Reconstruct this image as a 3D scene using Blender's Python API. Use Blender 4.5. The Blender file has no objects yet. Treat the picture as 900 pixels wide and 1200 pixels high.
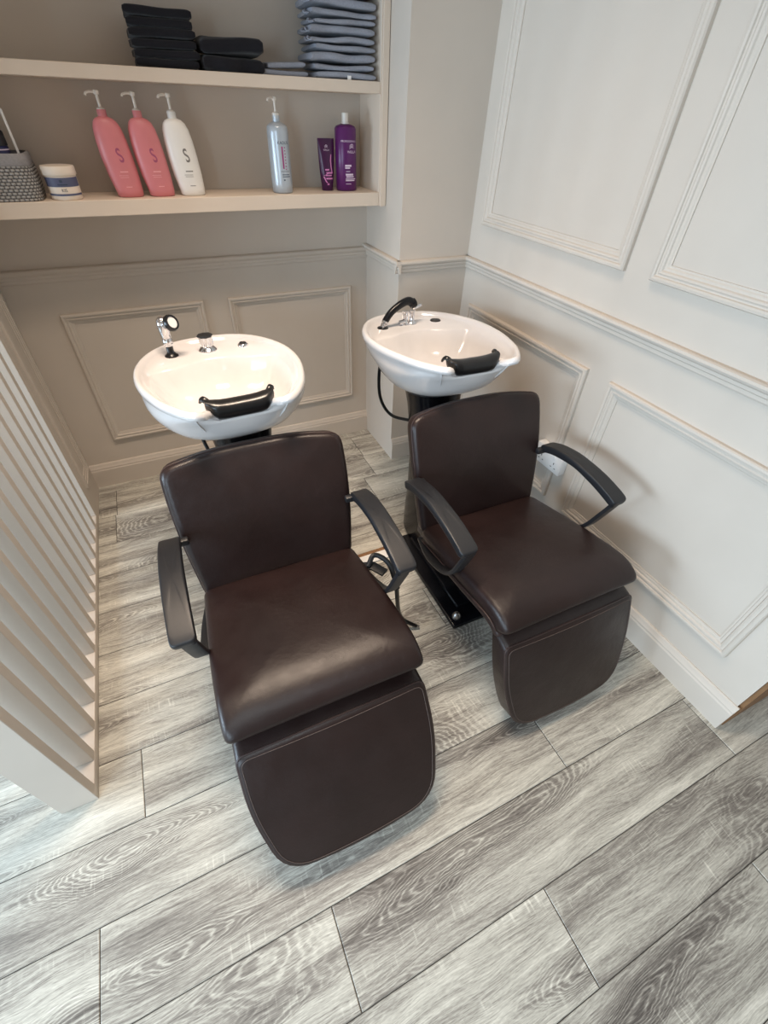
import bpy, bmesh, math, random
from mathutils import Vector, Matrix, noise

S = bpy.context.scene
COL = S.collection
PI = math.pi

# ------------------------------------------------------------------ camera
def look_camera():
    cam = bpy.data.cameras.new('camera')
    cam.sensor_fit = 'AUTO'
    cam.sensor_width = 36.0
    cam.lens = 524.34 / 1200 * 36.0
    cam.clip_start = 0.02
    o = bpy.data.objects.new('camera', cam)
    a, b, c = (math.radians(v) for v in (41.97, 2.323, 26.641))
    fwd = Vector((math.sin(c)*math.cos(a), math.cos(c)*math.cos(a), -math.sin(a)))
    right = Vector((math.cos(c), -math.sin(c), 0))
    up = right.cross(fwd)
    r = right*math.cos(b) + up*math.sin(b)
    u = -right*math.sin(b) + up*math.cos(b)
    m = Matrix((r, u, -fwd)).transposed().to_4x4()
    m.translation = Vector((-1.298, -1.8644, 1.4686))
    o.matrix_world = m
    COL.objects.link(o)
    S.camera = o
look_camera()

# ------------------------------------------------------------------ world, lights, exposure
S.view_settings.view_transform = 'Standard'
S.view_settings.look = 'None'
S.view_settings.gamma = 1.0
S.view_settings.use_curve_mapping = False
S.view_settings.exposure = 0.1
w = bpy.data.worlds.new('salon_ambient')
S.world = w
w.use_nodes = True
w.node_tree.nodes['Background'].inputs[0].default_value = (1.0, 0.89, 0.78, 1)
w.node_tree.nodes['Background'].inputs[1].default_value = 0.315

def area(name, loc, target, sx, sy, power, color, spread=180):
    l = bpy.data.lights.new(name, 'AREA')
    l.shape = 'RECTANGLE'
    l.size, l.size_y = sx, sy
    l.energy = power
    l.color = color
    l.spread = math.radians(spread)
    o = bpy.data.objects.new(name, l)
    o.location = loc
    d = Vector(target) - Vector(loc)
    o.rotation_euler = d.to_track_quat('-Z', 'Y').to_euler()
    COL.objects.link(o)
    return o
# shop window to the left, daylight
area('window_daylight', (-4.6, -0.72, 1.05), (0, -0.72, 0.72), 2.0, 0.9, 168, (0.64, 0.83, 1.0))
# shop front behind and to the left of the camera
area('shopfront_daylight', (-3.8, -3.6, 1.3), (-1.1, -1.5, 0.1), 1.8, 1.5, 86, (0.64, 0.84, 1.0))
# warm ceiling panel above the chairs
area('ceiling_lamp_and_fill', (-1.1, -0.75, 2.75), (-1.1, -0.75, 0), 0.9, 0.35, 13, (1.0, 0.80, 0.62), 78)
area('ceiling_lamp_and_fill', (-1.7, -2.6, 2.75), (-1.5, -2.3, 0), 1.1, 0.35, 7, (0.84, 0.95, 1.0), 100)  # added cool fill from overhead, put in to lighten the foreground floor

# ------------------------------------------------------------------ helpers
def new_obj(name, bm, mat=None, parent=None, smooth=True, angle=35):
    me = bpy.data.meshes.new(name)
    bmesh.ops.recalc_face_normals(bm, faces=bm.faces)
    bm.to_mesh(me)
    bm.free()
    if smooth:
        for p in me.polygons:
            p.use_smooth = True
        me.set_sharp_from_angle(angle=math.radians(angle))
    if mat:
        me.materials.append(mat)
    o = bpy.data.objects.new(name, me)
    COL.objects.link(o)
    if parent:
        o.parent = parent
    return o

def struct(name, bm, mat, **k):
    o = new_obj(name, bm, mat, **k)
    o['kind'] = 'structure'
    return o

def tag(o, label, cat, group=None):
    o['label'] = label
    o['category'] = cat
    if group:
        o['group'] = group
    return o

def thing(name, label, cat, loc=(0, 0, 0), rz=0, group=None):
    o = bpy.data.objects.new(name, None)
    o.empty_display_size = 0.05
    o.location = loc
    o.rotation_euler = (0, 0, rz)
    COL.objects.link(o)
    return tag(o, label, cat, group)

def BM():
    return bmesh.new()

def box(bm, x0, x1, y0, y1, z0, z1, bev=0.0, seg=2):
    t = bmesh.new()
    bmesh.ops.create_cube(t, size=1)
    bmesh.ops.scale(t, vec=(x1-x0, y1-y0, z1-z0), verts=t.verts)
    bmesh.ops.translate(t, vec=((x0+x1)/2, (y0+y1)/2, (z0+z1)/2), verts=t.verts)
    if bev > 0:
        bmesh.ops.bevel(t, geom=t.edges[:] + t.verts[:], offset=bev, segments=seg, profile=0.5, affect='EDGES')
    merge(bm, t)

def merge(bm, t, mat=None):
    if mat is not None:
        bmesh.ops.transform(t, matrix=mat, verts=t.verts)
    me = bpy.data.meshes.new('tmp')
    t.to_mesh(me)
    t.free()
    bm.from_mesh(me)
    bpy.data.meshes.remove(me)

def catmull(pts, n=8):
    out = []
    P = [Vector(p) for p in pts]
    P = [P[0]*2 - P[1]] + P + [P[-1]*2 - P[-2]]
    for i in range(1, len(P)-2):
        for k in range(n):
            t = k / n
            a, b, c, d = P[i-1], P[i], P[i+1], P[i+2]
            out.append(0.5*((2*b) + (c-a)*t + (2*a-5*b+4*c-d)*t*t + (3*b-a-3*c+d)*t**3))
    out.append(P[-2].copy())
    return out

def tube(bm, pts, r, n=12, cap=True, rs=None, flat=None):
    """sweep a circle (or ellipse flat=(side,up)) along points"""
    pts = [Vector(p) for p in pts]
    rings = []
    nrm = None
    for i, p in enumerate(pts):
        t = (pts[min(i+1, len(pts)-1)] - pts[max(i-1, 0)]).normalized()
        if nrm is None:
            ref = Vector((1, 0, 0)) if abs(t.x) < 0.8 else Vector((0, 0, 1))
            nrm = (ref - t*ref.dot(t)).normalized()
        else:
            nrm = (nrm - t*nrm.dot(t)).normalized()
        b = t.cross(nrm)
        rr = rs[i] if rs else r
        fa, fb = flat if flat else (1, 1)
        rings.append([bm.verts.new(p + (nrm*math.cos(2*PI*k/n)*fa + b*math.sin(2*PI*k/n)*fb)*rr) for k in range(n)])
    for a, b in zip(rings, rings[1:]):
        for k in range(n):
            bm.faces.new((a[k], a[(k+1) % n], b[(k+1) % n], b[k]))
    if cap:
        bm.faces.new(rings[0][::-1])
        bm.faces.new(rings[-1])

def bar(bm, pts, w, h, side=Vector((1, 0, 0)), bev=0.25):
    """flat bar: rounded rectangle section w (along side) x h swept along pts"""
    pts = [Vector(p) for p in pts]
    rings = []
    c = min(w, h)*bev
    sec = []
    for sx, sy, a0 in ((1, 1, 0), (-1, 1, 90), (-1, -1, 180), (1, -1, 270)):
        for k in range(3):
            a = math.radians(a0 + 45*k)
            sec.append((sx*(w/2-c) + c*math.cos(a), sy*(h/2-c) + c*math.sin(a)))
    for i, p in enumerate(pts):
        t = (pts[min(i+1, len(pts)-1)] - pts[max(i-1, 0)]).normalized()
        s = (side - t*side.dot(t)).normalized()
        u = t.cross(s)
        rings.append([bm.verts.new(p + s*a + u*b) for a, b in sec])
    n = len(sec)
    for a, b in zip(rings, rings[1:]):
        for k in range(n):
            bm.faces.new((a[k], a[(k+1) % n], b[(k+1) % n], b[k]))
    bm.faces.new(rings[0][::-1])
    bm.faces.new(rings[-1])

def lathe(bm, prof, n=32, ex=1.0, ey=1.0, mat=None, cap=True):
    """prof list of (r,z)"""
    t = bmesh.new()
    rings = []
    for r, z in prof:
        if r < 1e-5:
            rings.append([t.verts.new((0, 0, z))])
        else:
            rings.append([t.verts.new((ex*r*math.cos(2*PI*k/n), ey*r*math.sin(2*PI*k/n), z)) for k in range(n)])
    for a, b in zip(rings, rings[1:]):
        for k in range(n):
            if len(a) == 1 and len(b) == 1:
                continue
            if len(a) == 1:
                t.faces.new((a[0], b[k], b[(k+1) % n]))
            elif len(b) == 1:
                t.faces.new((a[k], a[(k+1) % n], b[0]))
            else:
                t.faces.new((a[k], a[(k+1) % n], b[(k+1) % n], b[k]))
    if cap and len(rings[0]) > 1:
        t.faces.new(rings[0][::-1])
    if cap and len(rings[-1]) > 1:
        t.faces.new(rings[-1])
    merge(bm, t, mat)

def frame_moulding(bm, origin, u, v, nrm, u0, u1, v0, v1, prof):
    """picture-frame moulding, prof = [(inset, height)]"""
    origin, u, v, nrm = map(Vector, (origin, u, v, nrm))
    rings = []
    for d, h in prof:
        rings.append([bm.verts.new(origin + u*a + v*b + nrm*h) for a, b in
                      ((u0+d, v0+d), (u1-d, v0+d), (u1-d, v1-d), (u0+d, v1-d))])
    for a, b in zip(rings, rings[1:]):
        for k in range(4):
            bm.faces.new((a[k], a[(k+1) % 4], b[(k+1) % 4], b[k]))

def extrude_profile(bm, prof, p0, p1, nrm, up=(0, 0, 1)):
    """prof [(out, z)] swept straight from p0 to p1"""
    p0, p1, nrm, up = map(Vector, (p0, p1, nrm, up))
    a = [bm.verts.new(p0 + nrm*o + up*z) for o, z in prof]
    b = [bm.verts.new(p1 + nrm*o + up*z) for o, z in prof]
    n = len(prof)
    for k in range(n):
        bm.faces.new((a[k], a[(k+1) % n], b[(k+1) % n], b[k]))
    bm.faces.new(a[::-1])
    bm.faces.new(b)

def cushion(bm, outline, thick, bulge, edge, mapf, back_bulge=0.0, inner=(0.0, 0.2, 0.4, 0.6, 0.75, 0.87, 0.95)):
    """puffy slab from a closed star-shaped outline; mapf(a,b,h)->Vector"""
    n = len(outline)
    ca = sum(p[0] for p in outline)/n
    cb = sum(p[1] for p in outline)/n
    minr = min(math.hypot(p[0]-ca, p[1]-cb) for p in outline)
    layers = []
    def ring(rho, inset, h):
        out = []
        for a, b in outline:
            da, db = a-ca, b-cb
            L = math.hypot(da, db)
            s = rho * max(0, (L-inset))/L
            out.append(bm.verts.new(mapf(ca+da*s, cb+db*s, h)))
        return out
    H = thick/2
    top = [bm.verts.new(mapf(ca, cb, H+bulge))]
    for rho in inner[1:]:
        layers.append(ring(rho, edge, H + bulge*(1-rho**2.2)))
    layers.append(ring(1.0, edge, H))
    for k in range(1, 5):
        a = k*PI/8
        layers.append(ring(1.0, edge*(1-math.sin(a)), H - edge*(1-math.cos(a))))
    layers.append(ring(1.0, 0, 0))
    for k in range(4, -1, -1):
        a = k*PI/8
        layers.append(ring(1.0, edge*(1-math.sin(a)), -H + edge*(1-math.cos(a))))
    for rho in inner[:0:-1]:
        layers.append(ring(rho, edge, -H - back_bulge*(1-rho**2.2)))
    bot = bm.verts.new(mapf(ca, cb, -H-back_bulge))
    for k in range(n):
        bm.faces.new((top[0], layers[0][k], layers[0][(k+1) % n]))
        bm.faces.new((bot, layers[-1][(k+1) % n], layers[-1][k]))
    for a, b in zip(layers, layers[1:]):
        for k in range(n):
            bm.faces.new((a[k], b[k], b[(k+1) % n], a[(k+1) % n]))

def rounded_outline(pts, radii, n=6, sub=6):
    """closed polygon with rounded corners and subdivided edges"""
    out = []
    N = len(pts)
    P = [Vector((p[0], p[1])) for p in pts]
    segs = []
    for i in range(N):
        p, a, b = P[i], P[i-1], P[(i+1) % N]
        r = radii[i]
        d0, d1 = (a-p).normalized(), (b-p).normalized()
        q0, q1 = p+d0*r, p+d1*r
        arc = []
        for k in range(n+1):
            t = k/n
            arc.append((1-t)**2*q0 + 2*t*(1-t)*p + t*t*q1)
        segs.append(arc)
    for i in range(N):
        out += segs[i]
        e0, e1 = segs[i][-1], segs[(i+1) % N][0]
        for k in range(1, sub):
            out.append(e0.lerp(e1, k/sub))
    return [(p.x, p.y) for p in out]

# ------------------------------------------------------------------ materials
def srgb(r, g, b):
    f = lambda c: (c/255/12.92) if c/255 <= 0.04045 else ((c/255+0.055)/1.055)**2.4
    return (f(r), f(g), f(b), 1)

class NT:
    def __init__(self, name):
        self.m = bpy.data.materials.new(name)
        self.m.use_nodes = True
        self.t = self.m.node_tree
        self.b = self.t.nodes['Principled BSDF']
    def n(self, kind, **k):
        nd = self.t.nodes.new(kind)
        for a, v in k.items():
            setattr(nd, a, v)
        return nd
    def l(self, a, b):
        self.t.links.new(a, b)
    def val(self, node, inp, v):
        if hasattr(v, 'is_output'):
            self.l(v, node.inputs[inp])
        else:
            node.inputs[inp].default_value = v
    def math(self, op, a, b=None, c=None, clamp=False):
        nd = self.n('ShaderNodeMath', operation=op, use_clamp=clamp)
        self.val(nd, 0, a)
        if b is not None:
            self.val(nd, 1, b)
        if c is not None:
            self.val(nd, 2, c)
        return nd.outputs[0]
    def noise(self, vec, scale, detail=2, rough=0.5, dist=0.0):
        nd = self.n('ShaderNodeTexNoise')
        if vec is not None:
            self.l(vec, nd.inputs['Vector'])
        nd.inputs['Scale'].default_value = scale
        nd.inputs['Detail'].default_value = detail
        nd.inputs['Roughness'].default_value = rough
        nd.inputs['Distortion'].default_value = dist
        return nd.outputs['Fac']
    def ramp(self, fac, stops, interp='LINEAR'):
        nd = self.n('ShaderNodeValToRGB')
        nd.color_ramp.interpolation = interp
        e = nd.color_ramp.elements
        while len(e) < len(stops):
            e.new(0.5)
        for el, (p, c) in zip(e, stops):
            el.position = p
            el.color = c
        self.l(fac, nd.inputs[0])
        return nd.outputs[0]
    def mix(self, fac, a, b, mode='MIX'):
        nd = self.n('ShaderNodeMix', data_type='RGBA', blend_type=mode)
        self.val(nd, 0, fac)
        self.val(nd, 6, a)
        self.val(nd, 7, b)
        return nd.outputs[2]
    def bump(self, h, strength=0.2, dist=0.002):
        nd = self.n('ShaderNodeBump')
        nd.inputs['Strength'].default_value = strength
        nd.inputs['Distance'].default_value = dist
        self.l(h, nd.inputs['Height'])
        self.l(nd.outputs[0], self.b.inputs['Normal'])
    def objco(self):
        return self.n('ShaderNodeTexCoord').outputs['Object']
    def vmul(self, v, s):
        nd = self.n('ShaderNodeVectorMath', operation='MULTIPLY')
        self.l(v, nd.inputs[0])
        nd.inputs[1].default_value = s
        return nd.outputs[0]

def plain(name, col, rough=0.5, metal=0.0, spec=0.5, vary=0.06, scale=30, bump=0.0, coat=0.0):
    t = NT(name)
    co = t.objco()
    f = t.noise(co, scale, 3)
    dark = tuple(c*(1-vary) for c in col[:3]) + (1,)
    light = tuple(min(1, c*(1+vary)) for c in col[:3]) + (1,)
    t.l(t.ramp(f, [(0.3, dark), (0.7, light)]), t.b.inputs['Base Color'])
    t.b.inputs['Roughness'].default_value = rough
    t.b.inputs['Metallic'].default_value = metal
    t.b.inputs['Specular IOR Level'].default_value = spec
    t.b.inputs['Coat Weight'].default_value = coat
    t.b.inputs['Coat Roughness'].default_value = 0.08
    if bump:
        t.bump(t.noise(co, scale*6, 3), bump)
    return t.m

def make_paint(name, col):
    t = NT(name)
    co = t.objco()
    f = t.noise(co, 2.2, 4, 0.6)
    d = tuple(c*0.96 for c in col[:3]) + (1,)
    l = tuple(min(1, c*1.03) for c in col[:3]) + (1,)
    t.l(t.ramp(f, [(0.3, d), (0.7, l)]), t.b.inputs['Base Color'])
    t.b.inputs['Roughness'].default_value = 0.55
    t.b.inputs['Specular IOR Level'].default_value = 0.3
    # brushed, canvas-like coat of paint
    a = t.noise(t.vmul(co, (60, 60, 900)), 1.0, 2)
    b = t.noise(t.vmul(co, (700, 700, 60)), 1.0, 2)
    t.bump(t.math('ADD', a, b), 0.12, 0.001)
    return t.m

PAINT = make_paint('greige_paint', srgb(205, 195, 184))
PAINT_SHELF = make_paint('cream_shelf_paint', srgb(220, 205, 189))

def make_leather(name, col, rough):
    t = NT(name)
    co = t.objco()
    vo = t.n('ShaderNodeTexVoronoi', feature='DISTANCE_TO_EDGE')
    vo.inputs['Scale'].default_value = 420
    t.l(co, vo.inputs['Vector'])
    f = t.noise(co, 5, 5, 0.6)
    d = tuple(c*0.8 for c in col[:3]) + (1,)
    l = tuple(c*1.25 for c in col[:3]) + (1,)
    t.l(t.ramp(f, [(0.3, d), (0.7, l)]), t.b.inputs['Base Color'])
    t.l(t.ramp(t.noise(co, 14, 4), [(0.3, (rough-0.06,)*3+(1,)), (0.7, (rough+0.06,)*3+(1,))]), t.b.inputs['Roughness'])
    t.b.inputs['Specular IOR Level'].default_value = 0.42
    h = t.math('ADD', t.math('MULTIPLY', vo.outputs['Distance'], 0.6), t.math('MULTIPLY', t.noise(co, 11, 4, 0.65), 4.0))
    t.bump(h, 0.22, 0.002)
    return t.m
LEATHER = make_leather('dark_brown_leather', srgb(36, 24, 23), 0.37)
STITCH = plain('pale_stitching', srgb(84, 72, 68), 0.6, vary=0.25, scale=300)
PIPE = make_leather('leather_piping', srgb(54, 40, 38), 0.38)
BLACK = plain('black_plastic', srgb(30, 31, 35), 0.42, bump=0.05, scale=120)
GLOSS = plain('glossy_black_shell', srgb(15, 15, 19), 0.22, spec=0.35)
RUBBER = plain('black_rubber', srgb(20, 20, 22), 0.28, vary=0.2, scale=40, bump=0.08)
CHROME = plain('chrome', srgb(225, 225, 228), 0.08, metal=1.0, vary=0.03)
STEEL = plain('worn_steel', srgb(170, 168, 165), 0.32, metal=1.0, vary=0.1)
CERAMIC = plain('white_ceramic', srgb(216, 213, 213), 0.12, spec=0.6, vary=0.01, coat=0.3)
WHITEPL = plain('white_plastic', srgb(236, 236, 236), 0.35, vary=0.02)
WOODEND = None

def make_raw_wood():
    t = NT('raw_brown_wood')
    co = t.objco()
    f = t.noise(t.vmul(co, (60, 60, 4)), 1.0, 4, 0.6)
    t.l(t.ramp(f, [(0.25, srgb(96, 66, 42)), (0.75, srgb(158, 118, 80))]), t.b.inputs['Base Color'])
    t.b.inputs['Roughness'].default_value = 0.6
    t.bump(f, 0.15)
    return t.m
RAWWOOD = make_raw_wood()

def make_floor_mat():
    t = NT('grey_oak_planks')
    at = t.n('ShaderNodeAttribute', attribute_name='plank')   # (u, v, seed)
    sep = t.n('ShaderNodeSeparateXYZ')
    t.l(at.outputs['Vector'], sep.inputs[0])
    u, v, sd = sep.outputs
    def vec(a, b, c):
        nd = t.n('ShaderNodeCombineXYZ')
        t.val(nd, 0, a); t.val(nd, 1, b); t.val(nd, 2, c)
        return nd.outputs[0]
    s10 = t.math('MULTIPLY', sd, 37.0)
    M = t.math
    # slow wander of the grain
    w1 = M('SUBTRACT', t.noise(vec(M('MULTIPLY', u, 3.0), M('MULTIPLY', v, 10), s10), 1.0, 2), 0.5)
    w2 = M('SUBTRACT', t.noise(vec(M('MULTIPLY', u, 22), M('MULTIPLY', v, 60), s10), 1.0, 2), 0.5)
    vw = M('ADD', v, M('ADD', M('MULTIPLY', w1, 0.055), M('MULTIPLY', w2, 0.0035)))
    # heart of the board: elongated islands; ring lines are the contours of the same field
    field = t.noise(vec(M('MULTIPLY', u, 2.3), M('MULTIPLY', vw, 10.5), M('ADD', s10, 3.3)), 1.0, 0.0)
    fine = M('MULTIPLY', M('ADD', w2, 0.0), 0.045)
    ph = M('MULTIPLY', M('ADD', field, fine), 240.0)
    ring = M('POWER', M('ADD', M('MULTIPLY', M('SINE', ph), 0.5), 0.5), 2.5)
    heart = M('MULTIPLY', M('SUBTRACT', field, 0.50), 5.5, clamp=True)
    # fine fibre running with the grain
    fib = t.noise(vec(M('MULTIPLY', u, 16), M('MULTIPLY', vw, 430), s10), 1.0, 3, 0.65)
    fib2 = t.noise(vec(M('MULTIPLY', u, 5), M('MULTIPLY', vw, 120), s10), 1.0, 3, 0.6)
    broad = t.noise(vec(M('MULTIPLY', u, 1.3), M('MULTIPLY', vw, 15), M('ADD', s10, 5.7)), 1.0, 3, 0.5)
    # pale saw marks across the grain
    saw = t.noise(vec(M('ADD', M('MULTIPLY', u, 150), M('MULTIPLY', v, 10)), M('MULTIPLY', v, 14), s10), 1.0, 1)
    saw = M('MULTIPLY', M('SUBTRACT', saw, 0.58), 6.0, clamp=True)
    sawm = M('MULTIPLY', M('SUBTRACT', t.noise(vec(M('MULTIPLY', u, 3.4), M('MULTIPLY', v, 13), M('ADD', s10, 1.7)), 1.0, 1), 0.54), 6.0, clamp=True)
    saw = M('MULTIPLY', saw, sawm)
    tone = M('MULTIPLY', M('SUBTRACT', broad, 0.5), 1.25)
    tone = M('ADD', tone, M('MULTIPLY', M('SUBTRACT', fib, 0.5), 1.0))
    tone = M('ADD', tone, M('MULTIPLY', M('SUBTRACT', fib2, 0.5), 0.60))
    tone = M('SUBTRACT', tone, M('MULTIPLY', heart, 0.34))
    tone = M('ADD', tone, M('MULTIPLY', M('MULTIPLY', ring, M('ADD', heart, 0.08)), 0.30))
    tone = M('ADD', tone, M('MULTIPLY', M('SUBTRACT', t.noise(vec(M('MULTIPLY', u, 70), M('MULTIPLY', v, 650), s10), 1.0, 2, 0.6), 0.5), 0.55))
    tone = M('ADD', tone, M('MULTIPLY', saw, 0.30))
    wn = t.n('ShaderNodeTexWhiteNoise', noise_dimensions='1D')
    t.l(s10, wn.inputs['W'])
    tone = M('ADD', tone, M('MULTIPLY', M('SUBTRACT', wn.outputs['Value'], 0.5), 0.16))
    tone = M('ADD', tone, 0.58)
    col = t.ramp(tone, [(0.0, srgb(86, 81, 77)), (0.35, srgb(137, 132, 125)), (0.62, srgb(181, 178, 168)), (1.0, srgb(220, 217, 206))])
    t.l(col, t.b.inputs['Base Color'])
    t.b.inputs['Roughness'].default_value = 0.48
    t.b.inputs['Specular IOR Level'].default_value = 0.4
    t.bump(t.math('ADD', fib, t.math('MULTIPLY', saw, 0.6)), 0.10, 0.0015)
    return t.m
FLOOR = make_floor_mat()
GROOVE = plain('dark_plank_groove', srgb(60, 56, 52), 0.8)

# ------------------------------------------------------------------ setting
W, D, P, L = 0.338, 0.3465, 1.8175, 1.7775     # pillar width, niche depth, screen plane, right wall length
ROW = 0.1945

def build_floor():
    bm = BM()
    lay = bm.loops.layers.float_vector.new('plank')
    rnd = random.Random(5)
    known = {0: -1.816, 1: -1.70 - 0.0, -1: -1.304, -2: -0.80, 9: -0.47, 2: -1.1, 3: -0.62, 4: -1.45, 5: -0.9, 6: -1.3, 7: -0.55, 8: -1.746}
    # row k spans y in [-1.674 + k*ROW, +ROW]
    PL = 1.27
    known[2] = -1.703   # row starting at -1.286
    known[1] = -1.15
    g = 0.0009
    for k in range(-10, 12):
        y0 = -1.674 + k*ROW
        base = known.get(k, rnd.uniform(-1.2, 0))
        for j in range(-3, 4):
            x0 = base + j*PL
            x1 = x0 + PL
            if x1 < -4.2 or x0 > 2.0 or y0 > 0.4 or y0 < -3.4:
                continue
            seed = rnd.random()
            fl = rnd.random() < 0.5
            c = 0.0016
            X = [x0+g, x0+g+c, x1-g-c, x1-g]
            Y = [y0+g, y0+g+c, y0+ROW-g-c, y0+ROW-g]
            grid = [[bm.verts.new((x, y, 0.0 if 0 < i < 3 and 0 < q < 3 else -0.0018)) for q, y in enumerate(Y)] for i, x in enumerate(X)]
            for i in range(3):
                for q in range(3):
                    f = bm.faces.new((grid[i][q], grid[i+1][q], grid[i+1][q+1], grid[i][q+1]))
                    for lp in f.loops:
                        co = lp.vert.co
                        uu = (co.x - x0) if not fl else (x1 - co.x)
                        lp[lay] = (uu, co.y - y0, seed)
    vs = [bm.verts.new(p) for p in ((-4.2, -3.6, -0.0025), (2.0, -3.6, -0.0025), (2.0, 0.5, -0.0025), (-4.2, 0.5, -0.0025))]
    f = bm.faces.new(vs)
    f.material_index = 1
    me = bpy.data.meshes.new('floor')
    bm.normal_update()
    bm.to_mesh(me)
    bm.free()
    me.materials.append(FLOOR)
    me.materials.append(GROOVE)
    o = bpy.data.objects.new('floor', me)
    COL.objects.link(o)
    o['kind'] = 'structure'
build_floor()

CEIL = 2.75
bm = BM(); box(bm, -2.6, -W+0.05, D, D+0.1, 0, CEIL); struct('wall_back', bm, PAINT, smooth=False)
bm = BM(); box(bm, -W, 0.0, 0, D+0.1, 0, CEIL); struct('wall_pillar', bm, PAINT, smooth=False)
bm = BM(); box(bm, 0, 0.13, -L, D+0.1, 0, CEIL); struct('wall_right', bm, PAINT, smooth=False)
bm = BM(); box(bm, 0.012, 0.30, -L-0.012, -L-0.0002, 0, CEIL, 0.0008, 1); struct('trim_1', bm, RAWWOOD, smooth=False)
# boxed-in nib between the slatted screen and the back wall
bm = BM(); box(bm, -P-0.093, -P, 0.088, D, 0, CEIL); struct('wall_left', bm, PAINT, smooth=False)

FR = [(0, 0), (0, .012), (.003, .0165), (.009, .018), (.014, .0165), (.016, .012), (.020, .0115), (.024, .014), (.029, .0125), (.032, .008), (.038, .007), (.041, .005), (.046, .004), (.046, 0)]
FRB = [(d*0.8, h*0.85) for d, h in FR]
RZ = ((0, 0, 0), (0, 1, 0), (0, 0, 1), (-1, 0, 0))
BZ = ((0, D, 0), (1, 0, 0), (0, 0, 1), (0, -1, 0))
n_trim = 2
def frame(basis, u0, u1, v0, v1, prof):
    global n_trim
    bm = BM()
    frame_moulding(bm, *basis, u0, u1, v0, v1, prof)
    struct('trim_%d' % n_trim, bm, PAINT, angle=20)
    n_trim += 1
frame(RZ, -0.831, -0.084, 1.129, 2.45, FR)
frame(RZ, -1.68, -0.926, 1.129, 2.45, FR)
frame(RZ, -0.829, -0.079, 0.248, 0.819, FR)
frame(RZ, -1.6695, -0.9305, 0.248, 0.819, FR)
frame(BZ, -1.667, -1.119, 0.240, 0.8226, FRB)
frame(BZ, -1.0136, -0.4236, 0.240, 0.8226, FRB)
frame(((-P, 0, 0), (0, 1, 0), (0, 0, 1), (1, 0, 0)), 0.135, 0.30, 0.14, 2.45, [(d*0.9, h*0.5) for d, h in FR])

DADO = [(0, .952), (.006, .952), (.009, .957), (.009, .966), (.013, .970), (.013, .978), (.020, .984), (.023, .990), (.021, .997), (.014, 1.0), (0, 1.0)]
def dado(p0, p1, nrm):
    global n_trim
    bm = BM()
    extrude_profile(bm, DADO, p0, p1, nrm)
    struct('trim_%d' % n_trim, bm, PAINT, angle=20)
    n_trim += 1
dado((-P, D, -0.012), (-W, D, -0.012), (0, -1, 0))
dado((-W, D, 0), (-W, -0.022, 0), (-1, 0, 0))
dado((-W-0.022, 0, 0), (0, 0, 0), (0, -1, 0))
dado((0, 0, 0), (0, -L, 0), (-1, 0, 0))

BASE = [(0, 0), (.018, 0), (.018, .092), (.015, .098), (.015, .104), (.010, .112), (.008, .120), (.004, .1245), (0, .1245)]
def skirting(name, p0, p1, nrm):
    bm = BM()
    extrude_profile(bm, BASE, p0, p1, nrm)
    struct(name, bm, PAINT, angle=20)
skirting('baseboard_back', (-P, D, 0), (-W, D, 0), (0, -1, 0))
skirting('baseboard_pillar', (-W, 0, 0), (0, 0, 0), (0, -1, 0))
skirting('baseboard_right', (0, 0, 0), (0, -L-0.009, 0), (-1, 0, 0))

# ------------------------------------------------------------------ slatted screen
def build_screen():
    t = thing('slatted_screen', 'tall white painted screen of evenly spaced upright slats along the left edge', 'room divider', (-P-0.0465, -0.55, 0))
    bx, by = -P-0.0465, -0.55
    bm = BM(); box(bm, -0.0465, 0.0465, -1.1813-by, 0.086-by, 0, 0.034, 0.0015); new_obj('bottom_rail', bm, PAINT, t)
    bm = BM(); box(bm, -0.0465, 0.0465, -1.1813-by, 0.086-by, 2.60, 2.64, 0.0015); new_obj('top_rail', bm, PAINT, t)
    first = None
    for k in range(14):
        y = -1.1813 + 0.0957*k - by
        z0 = 0.0 if k == 0 else 0.0345
        if k < 2:
            bm = BM(); box(bm, -0.0462, 0.0462, y-(0.0008 if k == 0 else 0), y+0.029, z0, 2.5995, 0.0012, 1)
            first = new_obj('slat', bm, PAINT, t)
        else:
            o = first.copy(); COL.objects.link(o); o.parent = t
            o.location = (0, 0.0957*(k-1), 0)
build_screen()

# ------------------------------------------------------------------ shelves
SY = 0.1505
SH1, SH2 = 1.217, 1.5415
def build_shelves():
    t = thing('wall_shelves', 'cream painted built-in shelves above the wash basins', 'shelf', (-1.08, D, 1.172))
    def part(name, x0, x1, y0, y1, z0, z1):
        bm = BM(); box(bm, x0+1.08, x1+1.08, y0-D, y1-D, z0-1.172, z1-1.172, 0.0015, 1)
        return new_obj(name, bm, PAINT_SHELF, t)
    part('shelf_board', -P+0.001, -0.3705, SY, D-0.001, 1.172, SH1)
    part('shelf_board', -P+0.001, -0.3705, SY, D-0.001, 1.509, SH2)
    part('shelf_board', -P+0.001, -0.3705, SY, D-0.001, 1.86, 1.90)
    part('side_panel', -0.370, -0.3395, SY, D-0.001, 1.172, 1.93)
    part('edge_strip', -0.3655, -0.3405, SY-0.006, SY-0.0005, 1.170, 1.93)
build_shelves()

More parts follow.
